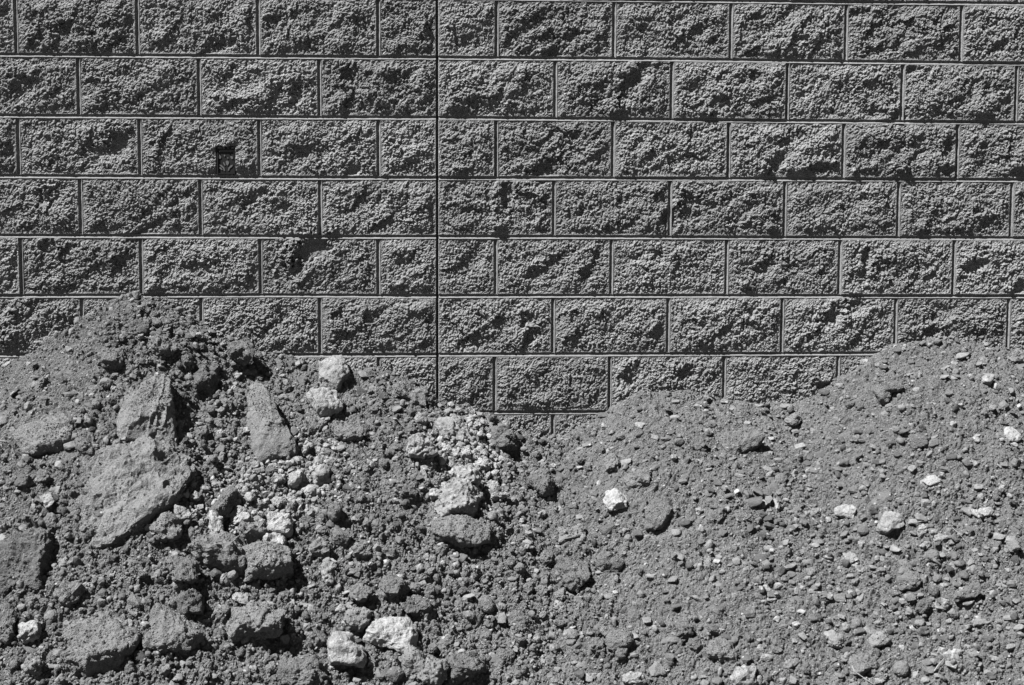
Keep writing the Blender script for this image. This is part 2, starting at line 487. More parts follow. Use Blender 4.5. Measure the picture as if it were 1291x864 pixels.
def block_mesh(x0, x1, za, zb, seed, chips=True, step=0.0035):
    """one split-face block: rough broken face, sides running back into the wall. za, zb: (left, right) heights of bottom and top"""
    w, h = x1 - x0, 0.5 * (sum(zb) - sum(za))
    nu, nv = max(8, int(w / step)), max(8, int(h / step))
    tu = np.concatenate([[0, 0.0], np.linspace(0, 1, nu)[1:-1], [1, 1.0]])
    tv = np.concatenate([[0, 0.0], np.linspace(0, 1, nv)[1:-1], [1, 1.0]])
    tu = np.concatenate([[0, 0.0025 / w], np.linspace(0.006 / w, 1 - 0.006 / w, nu), [1 - 0.0025 / w, 1]])
    tv = np.concatenate([[0, 0.0025 / h], np.linspace(0.006 / h, 1 - 0.006 / h, nv), [1 - 0.0025 / h, 1]])
    Uu, Wv = np.meshgrid(tu, tv)
    Uu, Wv = Uu.ravel(), Wv.ravel()
    lx = x0 + Uu * w
    bot = za[0] + (za[1] - za[0]) * Uu
    top = zb[0] + (zb[1] - zb[0]) * Uu
    lz = bot + (top - bot) * Wv
    ox, oz = seed * 3.71 + lx, seed * 1.93 + lz
    r = random.Random(seed)
    # broken surface: large scoops, ledges, grit
    a = math.radians(r.uniform(20, 50))
    qx, qz = ox * math.cos(a) + oz * math.sin(a), -ox * math.sin(a) + oz * math.cos(a)
    rough = r.uniform(0.75, 1.3)
    big = 0.0072 * fbm2(qx / 0.17, qz / 0.10, seed, 2) + r.uniform(-0.003, 0.003)
    wqx = qx + 0.010 * fbm2(ox / 0.03, oz / 0.03, seed + 3, 3, 0.6)
    wqz = qz + 0.010 * fbm2(ox / 0.03, oz / 0.03, seed + 4, 3, 0.6)
    ledge = rough * (0.0068 * facets2(wqx / 0.085, wqz / 0.048, seed + 5, 2.2) + 0.0026 * facets2(wqx / 0.036, wqz / 0.024, seed + 6, 2.0))
    wxx = ox + 0.005 * noise2(ox / 0.013, oz / 0.013, seed + 7)
    wzz = oz + 0.005 * noise2(ox / 0.013, oz / 0.013, seed + 8)
    grit = 0.0034 * facets2(wxx / 0.0165, wzz / 0.0165, seed + 9, 1.8) + 0.0024 * crumbs2(wxx / 0.012, wzz / 0.012, seed + 10, 0.55, 0.3, 0.64)
    grit = grit + 0.0038 * noise2(ox / 0.0080, oz / 0.0080, seed + 11) + 0.0018 * noise2(ox / 0.014, oz / 0.014, seed + 12) + 0.0046 * (_hash(np.round(ox * 4e4), np.round(oz * 4e4), np.zeros_like(ox), seed) - 0.5)
    grit = grit * (0.7 + 0.5 * sstep(-0.3, 0.5, noise2(ox / 0.06, oz / 0.06, seed + 17))) + 0.0012
    dist = np.minimum(np.minimum(Uu, 1 - Uu) * w, np.minimum(Wv, 1 - Wv) * h)
    rise = sstep(0.0, 0.042, dist)
    hgt = (0.0002 + 0.0050 * rise) + (big + ledge) * (0.06 + 0.94 * rise) + (1.1 * grit - 0.0034) * (0.22 + 0.78 * sstep(0, 0.018, dist))
    if chips:
        for (cx, cz, ra, rb, ang, dep) in CHIPW:
            if x0 - 0.05 < cx < x1 + 0.05 and za[0] - 0.05 < cz < zb[0] + 0.05:
                ex, ez = lx - cx, lz - cz
                p = (ex * math.cos(ang) + ez * math.sin(ang)) / ra
                q = (-ex * math.sin(ang) + ez * math.cos(ang)) / rb
                rr = np.sqrt(p * p + q * q) * (1 + 0.40 * noise2(ox / 0.02, oz / 0.02, seed + 13) + 0.30 * noise2(ox / 0.009, oz / 0.009, seed + 16))
                hgt = hgt - 0.72 * dep * (1 - sstep(0.45, 1.3, rr)) + 0.35 * dep * np.exp(-((rr - 1.5) / 0.4) ** 2) * (p * -0.5 + q * 0.8 > 0)
    hgt = np.maximum(hgt, -0.012 + 0.25 * (hgt + 0.012))
    tp = on_wall(*TAG_PX)
    inn = (np.abs(lx - tp[0]) < 0.032) & (np.abs(lz - tp[2]) < 0.047)
    hgt = np.where(inn, -0.006, hgt)
    # arris: the face drops to the mortar over a few millimetres, unevenly nibbled
    nib = 0.004 + 0.004 * (0.5 + 0.5 * noise2(ox / 0.03, oz / 0.03, seed + 14))
    ed = sstep(0.0, 1.0, np.clip(dist / nib, 0, 1))
    lip = r.choice((0, 0, 0, 0.0012, 0.0030)) + 0.0016 * np.maximum(0, noise2(ox / 0.05, oz / 0.05, seed + 18))
    hgt = 0.0002 + lip + (hgt - 0.0002) * (0.10 + 0.90 * ed)
    jx = 0.0012 * noise2(ox / 0.012, oz / 0.012, seed + 15)
    ring = dist < 1e-6
    hgt = np.where(ring, -0.004, hgt)
    V = np.stack([lx + jx * ~ring, -hgt, lz + jx * ~ring], -1)
    NU, NV = len(tu), len(tv)
    Fq = grid_faces(NU, NV)
    # sides
    idx = np.arange(NU * NV).reshape(NV, NU)
    loop = np.concatenate([idx[0, :], idx[1:, -1], idx[-1, -2::-1], idx[-2:0:-1, 0]])
    back = V[loop].copy()
    back[:, 1] = 0.09
    n0 = len(V)
    V = np.concatenate([V, back])
    k = len(loop)
    j = np.arange(k)
    jn = (j + 1) % k
    side = np.stack([loop[jn], loop[j], n0 + j, n0 + jn], -1)
    Fq = np.concatenate([Fq, side])
    c = np.array([0.5 * (x0 + x1), 0.0, 0.5 * (za[0] + zb[0])])
    return mesh_np('block', V - c, Fq, M_BLOCK, smooth=False), c


proto = {'full': [], 'half': []}
n_block = 0
KMIN, KMAX = -7, 9
for row in range(-3, 9):
    odd = row % 2 != 0
    ks = [k / 2 for k in range(2 * KMIN, 2 * KMAX + 1) if (k % 2 == 0) == odd or k == 0]
    ks = sorted(set(ks))
    for a, b in zip(ks[:-1], ks[1:]):
        xa, xb = joint_x(row, a), joint_x(row, b)
        ga = 0.0036 if a == 0 else HJ / 2
        gb = 0.0036 if b == 0 else HJ / 2
        xa += ga
        xb -= gb
        za = [float(bed_z(row + 1, v)) + HJ / 2 for v in (xa, xb)]
        zb = [float(bed_z(row, v)) - HJ / 2 for v in (xa, xb)]
        u0, v0, _ = project(np.array([xa, 0, zb[0]]))
        u1, v1, _ = project(np.array([xb, 0, za[1]]))
        seen = u1 > -5 and u0 < IMW + 5 and v1 > -5
        if seen:
            um = np.linspace(max(u0, 0), min(u1, IMW), 9)
            cpx = np.array(CONTACT)
            seen = bool((np.interp(um, cpx[:, 0], cpx[:, 1]) + 12 > v0).any())
        kind = 'half' if b - a < 0.75 else 'full'
        if seen:
            me, c = block_mesh(xa, xb, za, zb, 100 + n_block)
            proto[kind].append(me)
            loc = c
        else:
            if row == 8:
                continue
            me = None
            loc = np.array([0.5 * (xa + xb), 0, 0.5 * (za[0] + zb[0])])
        n_block += 1
        o = link('block', me or None, wall) if me else None
        if o is None:
            o = ('later', kind, loc)
            proto.setdefault('todo', []).append(o)
        else:
            o.location = Vector(loc - WOFF)
for i, (_, kind, loc) in enumerate(proto['todo']):
    o = link('block', proto[kind][(i * 7) % len(proto[kind])], wall)
    o.location = Vector(loc - WOFF)


def groove(p0s, axis, half, name):
    """concave tooled mortar along a polyline p0s [(x,z)]; axis 'h' or 'v'"""
    prof = [(-1.18, 0.004), (-1.08, -0.0018), (-0.85, -0.0010), (-0.5, 0.0018), (0, 0.0056), (0.5, 0.0072), (0.9, 0.0050), (1.06, 0.0012), (1.16, 0.006)]
    if axis == 'v':
        prof = [(-1.18, 0.008), (-1.06, 0.0022), (-0.85, 0.0066), (-0.4, 0.0095), (0.05, 0.0088), (0.4, 0.0056), (0.75, 0.0014), (1.04, -0.0012), (1.16, 0.004)]
    P = np.array(p0s, float)
    L = len(P)
    V = []
    for (t, y) in prof:
        wob = 0.0016 * noise2(P[:, 0] * 40 + t * 0.6, P[:, 1] * 40 + 3.3, 77) + 0.0008 * noise2(P[:, 0] * 120 + t, P[:, 1] * 170, 78)
        yy = y + wob * (abs(t) < 1.05)
        if axis == 'h':
            V.append(np.stack([P[:, 0], yy, P[:, 1] + t * half], -1))
        else:
            V.append(np.stack([P[:, 0] + t * half, yy, P[:, 1]], -1))
    V = np.concatenate(V)
    Fq = grid_faces(L, len(prof))
    if axis == 'v':
        Fq = Fq[:, ::-1]
    c = V.mean(0)
    o = link(name, mesh_np(name, V - c, Fq, M_MORTAR, smooth=True), wall)
    o.location = Vector(c - WOFF)


XL, XR = joint_x(99, KMIN) + 0.02, joint_x(99, KMAX) - 0.02
for k in range(-2, 9):
    for (xa, xb) in ((XL, -0.005), (0.005, XR)):
        xx = np.arange(xa, xb, 0.008)
        xx[-1] = xb
        groove(np.stack([xx, bed_z(k, xx)], -1), 'h', HJ / 2 + 0.0006, 'bed_joint')
for row in range(-3, 8):
    odd = row % 2 != 0
    for k2 in range(2 * KMIN + 1, 2 * KMAX):
        if k2 == 0 or ((k2 % 2 == 0) != odd):
            continue
        x = joint_x(row, k2 / 2)
        z0, z1 = float(bed_z(row + 1, x)) + HJ / 2 - 0.001, float(bed_z(row, x)) - HJ / 2 + 0.001
        zz = np.linspace(z0, z1, 24)
        groove(np.stack([np.full(24, x), zz], -1), 'v', HJ / 2 + 0.0006, 'head_joint')


def box(x0, x1, y0, y1, z0, z1):
    V = np.array([(x, y, z) for x in (x0, x1) for y in (y0, y1) for z in (z0, z1)], float)
    Fq = np.array([(0, 1, 3, 2), (4, 6, 7, 5), (0, 4, 5, 1), (2, 3, 7, 6), (0, 2, 6, 4), (1, 5, 7, 3)])
    return V, Fq


zt = ZTOP + 3 * MOD_H - HJ / 2
V, Fq = box(XL - 0.3, XR + 0.3, 0.02, 0.19, -0.2, zt)
link('wall_core', mesh_np('wall_core', V - WOFF, Fq, M_MORTAR), wall)
V, Fq = box(-0.0065, 0.0065, 0.0085, 0.018, 0.1, zt - 0.01)
link('control_joint', mesh_np('control_joint', V - WOFF, Fq, M_SEAL), wall, label='straight black vertical expansion joint running down the wall')

# ------------------------------------------------------------------ the little dark plaque set in a block
pc = on_wall(285, 203, -0.001)
plq = bpy.data.objects.new('wall_plaque', None)
COL.objects.link(plq)
plq.location = Vector(pc)
plq['label'] = 'small black rectangular plaque with faint grey leaf marks set in a wall block'
plq['category'] = 'plaque'
pw, ph = 0.0270, 0.0420


def plate(name, x0, x1, z0, z1, y0, y1, mat, parent):
    V, Fq = box(x0, x1, y0, y1, z0, z1)
    return link(name, mesh_np(name, V, Fq, mat), parent)


plate('backplate', -pw, pw, -ph, ph, 0.001, 0.020, M_PLAQ, plq)
plate('frame', -pw - .004, -pw, -ph - .003, ph + .004, -0.004, 0.022, M_PLAQ, plq)
plate('frame', pw, pw + .003, -ph - .003, ph + .004, -0.004, 0.022, M_PLAQ, plq)
plate('frame', -pw, pw, ph, ph + .004, -0.006, 0.022, M_PLAQ, plq)
plate('frame', -pw, pw, -ph - .003, -ph, -0.003, 0.022, M_PLAQ, plq)
plate('title_bar', -pw + .003, pw - .003, ph - .012, ph - .004, -0.0012, 0.0, M_BAR, plq)


def mark(name, pts):
    bm = bmesh.new()
    vs = [bm.verts.new((x, -0.0010, z)) for x, z in pts]
    f = bm.faces.new(vs)
    r = bmesh.ops.extrude_face_region(bm, geom=[f])
    for v in r['geom']:
        if isinstance(v, bmesh.types.BMVert):
            v.co.y = 0.002
    bmesh.ops.recalc_face_normals(bm, faces=bm.faces)
    me = bpy.data.meshes.new(name)
    bm.to_mesh(me)
    bm.free()
    me.materials.append(M_MARK)
    return link(name, me, plq)


s_ = 0.0926 / 430.0 * 1.0


def pp(l):
    return [((x - 600) * 0.000258, (460 - y) * 0.000258) for x, y in l]


mark('petal_mark', pp([(595, 470), (612, 455), (635, 468), (638, 490), (620, 525), (603, 505)]))
mark('petal_mark', pp([(560, 478), (572, 478), (590, 515), (585, 528), (568, 505)]))
mark('leaf_mark', pp([(497, 360), (510, 360), (535, 410), (530, 430), (500, 435)]))
mark('leaf_mark', pp([(655, 400), (685, 398), (693, 425), (680, 440), (665, 425)]))
mark('leaf_mark', pp([(510, 510), (540, 515), (575, 550), (585, 590), (572, 595), (560, 560), (530, 535)]))
mark('leaf_mark', pp([(690, 510), (662, 518), (632, 550), (622, 590), (636, 588), (648, 558), (680, 535)]))
mark('leaf_mark', pp([(505, 540), (530, 548), (552, 575), (545, 585), (520, 565)]))
mark('leaf_mark', pp([(570, 385), (585, 378), (592, 392), (580, 405)]))
mark('leaf_mark', pp([(615, 418), (628, 412), (634, 426), (622, 432)]))

# ------------------------------------------------------------------ rocks and clods
_ico = {}


def ico(sub):
    if sub not in _ico:
        bm = bmesh.new()
        bmesh.ops.create_icosphere(bm, subdivisions=sub, radius=1.0)
        V = np.array([v.co[:] for v in bm.verts])
        Fc = np.array([[v.index for v in f.verts] for f in bm.faces])
        bm.free()
        _ico[sub] = (V, Fc)
    return _ico[sub]


def rock_shape(sub, seed, kind, dims=None):
    V, Fc = ico(sub)
    rg = np.random.default_rng(seed)
    wedge = kind == 'wedge'
    kind = 'slab' if wedge else kind
    nP = {'angular': 13, 'slab': 11, 'clod': 18, 'round': 26}[kind]
    kk = {'angular': 30, 'slab': 26, 'clod': 16, 'round': 7}[kind]
    n = rg.normal(size=(nP, 3))
    n /= np.linalg.norm(n, axis=1, keepdims=True)
    n = np.concatenate([n, [[1, 0, 0], [-1, 0, 0], [0, 1, 0], [0, -1, 0], [0, 0, 1], [0, 0, -1]]])
    lo = {'angular': 0.62, 'slab': 0.66, 'clod': 0.74, 'round': 0.85}[kind]
    d = rg.uniform(lo, 1.0, len(n))
    d[nP:] = rg.uniform(0.9, 1.0, 6)
    if wedge:                                             # a leaning pointed slab: lit left face, steep right side, tapering upward
        n = np.array([(-.5, .25, .8), (.9, .25, .35), (-.65, .72, .2), (.62, .75, .15), (0, -1, 0), (0, 0, -1), (-1, 0, 0), (0, -.6, .8), (1, 0, 0), (.1, .2, .97)])
        n = n / np.linalg.norm(n, axis=1, keepdims=True)
        d = np.array([.52, .46, .66, .60, .97, .9, .92, .72, .8, .66])
    q = np.maximum(V @ n.T, 0) / d
    r = 1.0 / (q ** kk).sum(1) ** (1.0 / kk)
    P = V * r[:, None]
    if dims is not None:                                   # full-size rock: relief at true scale
        P = P * np.array(dims)
        nn = V / np.array(dims)
        nn /= np.linalg.norm(nn, axis=1, keepdims=True)
        size = float(np.prod(dims) ** (1 / 3))
        f = {'angular': 0.8, 'slab': 0.9, 'clod': 1.2, 'round': 0.75}[kind]
        dd = 0.16 * f * size * fbm3(P / size * 1.1 + seed % 97, seed, 3, 0.5)
        rid = 1 - np.abs(noise3(P / 0.034, seed + 3))
        rid2 = 1 - np.abs(noise3(P / 0.075 + 3.1, seed + 4))
        dd = dd + f * (0.0075 * (rid2 ** 3 - 0.3) + 0.0065 * (rid ** 2 - 0.5) + 0.0046 * fbm3(P / 0.018, seed + 7, 2, 0.7) + 0.0034 * noise3(P / 0.0065, seed + 9)) * min(1.0, size / 0.022)
        if wedge:
            g = 1 - np.abs(noise3(P / np.array([0.022, 0.12, 0.022]) + 1.7, seed + 21))
            dd = dd * 0.7 + 0.010 * (g ** 3 - 0.3)
        dd = np.clip(dd, -0.35 * size, 0.35 * size)
        return P + nn * dd[:, None], Fc
    amp = {'angular': 0.09, 'slab': 0.09, 'clod': 0.20, 'round': 0.11}[kind]
    dd = amp * fbm3(P * 1.7 + seed % 97, seed, 3, 0.55)
    if sub >= 4:
        rid = 1 - np.abs(noise3(P * 3.1 + 5, seed + 3))
        dd = dd + 0.6 * amp * (rid ** 2 - 0.5) + 0.45 * amp * fbm3(P * 7.0, seed + 7, 3, 0.65)
    if sub >= 5:
        dd = dd + 0.28 * amp * fbm3(P * 22.0, seed + 9, 2, 0.7)
    return P * (1 + dd)[:, None], Fc


# base frame of the slope at a heap vertex
PXU, PXV, _pd = project(PT)
near_ok = (X > XF0) & (X < XF1) & (D < 1.14) & (D > -0.005)
cell = {}
_idx = np.nonzero(near_ok)[0]
_order = _idx[np.argsort(_pd[_idx])]                      # nearest first
bins = np.full((110, 165), -1, dtype=np.int64)
bu, bv = (PXU[_order] / 8).astype(int), (PXV[_order] / 8).astype(int)
good = (bu >= 0) & (bu < 165) & (bv >= 0) & (bv < 110)
fl = bv[good] * 165 + bu[good]
uq, first = np.unique(fl, return_index=True)
bins.ravel()[uq] = _order[good][first]


def hit(px, py):
    """index of the heap point seen at a pixel of the photograph"""
    i, j = int(py / 8), int(px / 8)
    best, bd = None, 1e9
    for a in range(max(0, i - 2), min(110, i + 3)):
        for b in range(max(0, j - 2), min(165, j + 3)):
            k = bins[a, b]
            if k >= 0:
                q = (PXU[k] - px) ** 2 + (PXV[k] - py) ** 2
                if q < bd:
                    best, bd = k, q
    if best is None:
        q = (PXU[_idx] - px) ** 2 + (PXV[_idx] - py) ** 2
        best = int(_idx[np.argmin(q)])
    return best


ROCK_PTS = []


def place_rock(name, mesh, px, py, w, h, ang, thick, sink, label=None, cat='stone', group=None, tiltx=0.0, tilty=0.0, yaw_spin=0.0):
    """w, h: size seen, in photograph pixels; ang: slant, deg counter-clockwise; thick: depth / mean size; sink: centre offset along the slope normal in half-thicknesses"""
    k = hit(px, py)
    p = CAM + ray(px, py) * (np.linalg.norm(PT[k] - CAM))
    m = _pd[k] / F_PX
    n = NRM[k]
    xr = np.array([1.0, 0, 0]) - n * n[0]
    xr /= np.linalg.norm(xr)
    yr = np.cross(n, xr)
    ra, rb = 0.5 * w * m, 0.5 * h * m / 0.86
    rc = 0.5 * thick * math.sqrt(ra * rb) * 2
    a = math.radians(ang)
    R = np.stack([xr * math.cos(a) + yr * math.sin(a), -xr * math.sin(a) + yr * math.cos(a), n], 1)
    Rm = Matrix([list(v) for v in R]) @ Matrix.Rotation(math.radians(tiltx), 3, 'X') @ Matrix.Rotation(math.radians(tilty), 3, 'Y')
    if callable(mesh):
        mesh, V = mesh((ra, rb, rc))
        Mx = Rm.to_4x4()
        Wp = V @ np.array(Rm).T
        up = V / np.array([ra, rb, rc]) ** 2
        up /= np.linalg.norm(up, axis=1, keepdims=True)
        up = up @ np.array(Rm).T
        k_ = (up @ np.array([-0.1, -0.35, 0.93])) > 0.55
        if mesh.materials[0].name.startswith(('dirt', 'grey', 'dusty')):
            ROCK_PTS.append((Wp[k_] + p + n * rc * sink, up[k_], ra * rb))
    else:
        Mx = Rm.to_4x4() @ Matrix.Diagonal((ra, rb, rc, 1.0))
    o = link(name, mesh, None, label, cat, group)
    Mx.translation = Vector(p + n * rc * sink)
    o.matrix_world = Mx
    return o


# name, kind, sub, px, py, w, h, ang, thick, sink, material, tiltx, tilty, label, category
BIG = [
    ('dirt_slab', 'wedge', 6, 200, 510, 92, 110, 2, 0.75, 0.08, 'd', 8, 0, 'upright pointed slab of packed dirt below the heap peak', 'clod'),
    ('dirt_clod', 'clod', 5, 258, 478, 40, 46, 0, .7, .2, 'c', 0, 0, 'dark lump in the hollow right of the upright pointed slab', 'clod'),
    ('dirt_slab', 'wedge', 6, 336, 534, 60, 120, 20, 0.85, 0.4, 'd', 0, -6, 'long narrow leaning dirt slab with grooved face, right of the pointed slab', 'clod'),
    ('boulder', 'round', 5, 62, 555, 88, 62, 8, 0.6, 0.35, 'd', 0, 0, 'smooth rounded half-buried boulder on the left slope', 'boulder'),
    ('dirt_slab', 'clod', 6, 155, 622, 150, 170, -22, 0.36, -0.32, 'd', 2, -8, 'largest smooth sheet of packed dirt on the left slope', 'clod'),
    ('dirt_slab', 'clod', 6, 22, 702, 98, 96, 0, 0.5, -0.1, 'c', -10, -14, 'big rough dirt block cut off by the left edge of the photo', 'clod'),
    ('dirt_clod', 'clod', 6, 122, 806, 112, 76, 12, 0.5, -0.3, 'd', -18, -4, 'broad dirt clod with undercut shadowed base at lower left', 'clod'),
    ('dirt_clod', 'clod', 5, 216, 792, 76, 76, 0, 0.5, -0.22, 'd', -16, -6, 'tall rounded clod just right of the broad undercut clod', 'clod'),
    ('rock', 'clod', 5, 283, 704, 90, 44, -4, 0.55, 0.7, 'd', -24, 0, 'flat-topped slab rock overhanging a dark gap, below three white stones', 'rock'),
    ('rock', 'angular', 6, 330, 718, 76, 56, 10, 0.85, 0.6, 'd', -26, -14, 'blocky rock with black shadowed front face below the white stones', 'rock'),
    ('rock', 'clod', 6, 322, 790, 76, 46, -12, 0.8, 0.45, 'd', -30, -10, 'craggy dark-bottomed rock below the small flat pale chip', 'rock'),
    ('stone', 'slab', 3, 302, 755, 21, 16, 5, .35, .6, 'p', 0, 0, 'small flat pale chip lying between two craggy rocks', 'stone'),
    ('rock', 'angular', 5, 421, 478, 38, 40, 30, 0.7, 0.5, 'p', 0, 0, 'upper of two stacked pale crumbly rocks right of the leaning slab', 'rock'),
    ('rock', 'angular', 5, 412, 512, 34, 38, 20, 0.7, 0.5, 'p', 0, 0, 'lower of two stacked pale crumbly rocks right of the leaning slab', 'rock'),
    ('stone', 'slab', 5, 438, 549, 40, 24, -18, 0.5, 0.5, 'c', -14, 0, 'flat grey stone below the two stacked pale rocks', 'stone'),
    ('stone', 'clod', 4, 400, 537, 26, 26, 0, .6, .2, 'c', 0, 0, 'round dirt clod under the stacked pale rocks', 'clod'),
    ('rock', 'clod', 5, 529, 568, 40, 28, 15, 0.7, 0.4, 'p', -14, 0, 'pale oval rock left of the light rubble below the expansion joint', 'rock'),
    ('rock', 'clod', 5, 572, 546, 46, 34, 10, .7, .2, 'p', 0, 0, 'pale crumbly rock topping the light rubble below the expansion joint', 'rock'),
    ('dirt_clod', 'clod', 5, 636, 556, 44, 30, 0, .6, .1, 'c', 0, 0, 'grey clod at the foot of the wall beside the light rubble', 'clod'),
    ('rock', 'clod', 5, 588, 606, 34, 24, 0, .7, .4, 'p', 0, 0, 'pale stone in the middle of the light rubble', 'rock'),
    ('dirt_clod', 'clod', 6, 580, 632, 62, 52, -10, 0.8, 0.1, 'p', -8, -14, 'dusty pale clod with dark hollow right side above the flat ledge clod', 'clod'),
    ('dirt_slab', 'round', 6, 578, 674, 92, 50, -7, 0.55, 0.5, 'd', -8, -4, 'wide flat ledge clod with a shadow line under it, centre of the heap', 'clod'),
    ('stone', 'angular', 5, 681, 614, 34, 34, 20, 0.8, 0.5, 'c', -16, -14, 'dark angular stone right of the light rubble', 'stone'),
    ('stone', 'angular', 5, 779, 636, 31, 29, 20, 0.7, 0.45, 'w', -12, 0, 'white faceted stone standing alone in the middle of the heap', 'stone'),
    ('dirt_clod', 'round', 5, 832, 646, 40, 56, -28, 0.5, 0.1, 'c', 0, -14, 'oval embedded clod right of the white faceted stone', 'clod'),
    ('stone', 'clod', 4, 808, 605, 36, 20, 8, .6, .3, 'c', 0, 0, 'low grey stone above the white faceted stone', 'stone'),
    ('stone', 'slab', 5, 928, 562, 64, 38, 35, 0.5, 0.35, 'd', -10, -14, 'slanted grey slab with black lower edge on the fine right slope', 'stone'),
    ('dirt_clod', 'clod', 5, 720, 722, 50, 50, 0, 0.6, 0.2, 'c', -16, 0, 'round dirt clod low in the centre, left of a smaller flat one', 'clod'),
    ('stone', 'slab', 4, 768, 710, 34, 28, 30, .6, .3, 'c', 0, 0, 'flat slanted stone just right of the round centre clod', 'stone'),
    ('stone', 'clod', 4, 720, 676, 34, 20, 5, .7, .4, 's', 0, 0, 'oval grey stone above the round centre clod', 'stone'),
    ('rock', 'slab', 5, 493, 803, 72, 42, -12, 0.4, 0.5, 'w', -6, 0, 'white flat-topped rock with notched lower edge at the bottom centre', 'rock'),
    ('rock', 'angular', 5, 436, 826, 42, 48, 10, 0.9, 0.5, 'p', -8, -8, 'pale blocky rock left of the white flat-topped rock', 'rock'),
    ('rock', 'clod', 5, 523, 764, 38, 26, 0, 0.7, 0.4, 'c', -20, -12, 'dark clod up and right of the white flat-topped rock', 'clod'),
    ('rock', 'clod', 4, 450, 783, 34, 30, 0, 0.8, 0.4, 's', 0, 0, 'light lumpy rock up and left of the white flat-topped rock', 'rock'),
    ('rock', 'angular', 4, 522, 838, 30, 30, 0, 0.8, 0.4, 's', 0, 0, 'small cracked stone under the white flat-topped rock', 'stone'),
    ('rock', 'clod', 5, 546, 850, 44, 30, 0, 0.6, 0.4, 's', 0, 0, 'grey stone at the bottom edge right of the white flat-topped rock', 'stone'),
    ('dirt_clod', 'clod', 5, 590, 838, 62, 40, 5, 0.6, 0.1, 'c', -24, 0, 'dark-bottomed clod at the bottom edge, right of the white rock', 'clod'),
    ('dirt_clod', 'clod', 5, 384, 850, 62, 48, 0, .6, .2, 'c', 0, 0, 'large grey clod at the bottom edge, left of the pale blocky rock', 'clod'),
    ('stone', 'angular', 4, 301, 656, 32, 24, 30, .8, .6, 'w', 0, 0, 'white slanted stone, middle of three white stones on the left', 'stone'),
    ('stone', 'angular', 4, 271, 666, 20, 28, 10, .9, .6, 'w', 0, 0, 'white upright stone, leftmost of three white stones', 'stone'),
    ('stone', 'clod', 4, 352, 666, 34, 26, 0, .9, .6, 'w', 0, 0, 'white pitted stone, rightmost of three white stones on the left', 'stone'),
    ('stone', 'angular', 4, 284, 636, 26, 44, -15, 0.8, 0.5, 'c', 0, -10, 'dark upright stone standing above the white stones', 'stone'),
    ('stone', 'clod', 4, 345, 688, 32, 24, 0, .8, .5, 'p', 0, 0, 'light crumbly stone under the white pitted stone', 'stone'),
    ('stone', 'clod', 4, 315, 672, 34, 20, 15, .7, .5, 's', 0, 0, 'grey stone squeezed between the white stones', 'stone'),
    ('stone', 'clod', 4, 228, 655, 22, 18, 0, .8, .6, 'p', 0, 0, 'small pale stone between the large smooth sheet and the white stones', 'stone'),
    ('stone', 'clod', 4, 208, 670, 34, 34, 0, .8, .3, 'c', 0, 0, 'dark clod at the lower right edge of the large smooth sheet', 'clod'),
    ('stone', 'round', 4, 31, 608, 20, 18, 0, .7, .4, 's', 0, 0, 'small round stone above the block at the left edge', 'stone'),
    ('stone', 'slab', 4, 60, 632, 16, 20, 30, .5, .5, 'p', 0, 0, 'thin light chip left of the large smooth sheet', 'stone'),
    ('stone', 'angular', 4, 404, 602, 22, 22, 0, .9, .5, 'p', 0, 0, 'pale angular stone in the gravel below the flat grey stone', 'stone'),
    ('stone', 'angular', 4, 372, 608, 18, 18, 0, .9, .5, 'p', 0, 0, 'small pale stone left of the pale angular stone in the gravel', 'stone'),
    ('stone', 'round', 4, 422, 646, 22, 24, 0, .8, .4, 's', 0, 0, 'rounded stone down and right of the pale angular stone', 'stone'),
    ('stone', 'clod', 4, 414, 724, 16, 26, 0, .9, .5, 'p', 0, 0, 'pale upright stone right of the blocky black-fronted rock', 'stone'),
    ('stone', 'clod', 4, 495, 742, 38, 30, 20, .7, .3, 'c', 0, 0, 'lumpy clod in the rubble under the wide ledge clod', 'clod'),
    ('stone', 'round', 4, 1276, 549, 22, 22, 30, .35, .5, 'w', 0, 0, 'pale round flat stone at the right edge', 'stone'),
    ('stone', 'round', 4, 1243, 480, 22, 13, 25, .6, .5, 'p', 0, 0, 'pale pebble high on the right slope', 'stone'),
    ('stone', 'slab', 4, 1280, 454, 30, 18, 0, .7, .5, 's', 0, 0, 'grey stone against the wall at the right edge', 'stone'),
    ('stone', 'angular', 4, 1114, 500, 24, 18, -30, .9, .3, 'c', 0, 0, 'dark stone in the hollow on the right slope', 'stone'),
    ('stone', 'angular', 4, 1126, 492, 28, 12, -20, .7, .5, 'c', 0, 0, 'flat stone roofing the hollow on the right slope', 'stone'),
    ('stone', 'slab', 4, 1172, 608, 20, 14, 15, .4, .6, 'w', 0, 0, 'bright white flat stone, highest of the right-hand white ones', 'stone'),
    ('stone', 'slab', 3, 1240, 633, 12, 8, 20, .5, .6, 'w', 0, 0, 'tiny bright white chip near the right edge', 'stone'),
    ('stone', 'slab', 4, 1068, 646, 26, 16, -20, .4, .5, 'p', 0, 0, 'thin pale flake left of the wide pale flake', 'stone'),
    ('stone', 'slab', 4, 1121, 662, 34, 24, 20, .35, .5, 'p', 0, 0, 'wide pale flake right of the thin one on the right slope', 'stone'),
    ('stone', 'slab', 4, 1240, 648, 26, 12, 5, .4, .5, 'p', 0, 0, 'pale flake under the tiny white chip', 'stone'),
    ('stone', 'angular', 3, 979, 637, 7, 15, 0, .8, .6, 'w', 0, 0, 'small white upright chip on the fine slope', 'stone'),
    ('stone', 'slab', 4, 1150, 734, 36, 20, 0, .5, .5, 's', 0, 0, 'flat grey stone in the middle of the right slope', 'stone'),
    ('stone', 'slab', 4, 1218, 750, 40, 16, 15, .5, .5, 's', 0, 0, 'long grey splinter stone on the right slope', 'stone'),
    ('stone', 'round', 4, 1109, 808, 30, 20, 15, .7, .5, 's', 0, 0, 'oval grey cobble at lower right', 'stone'),
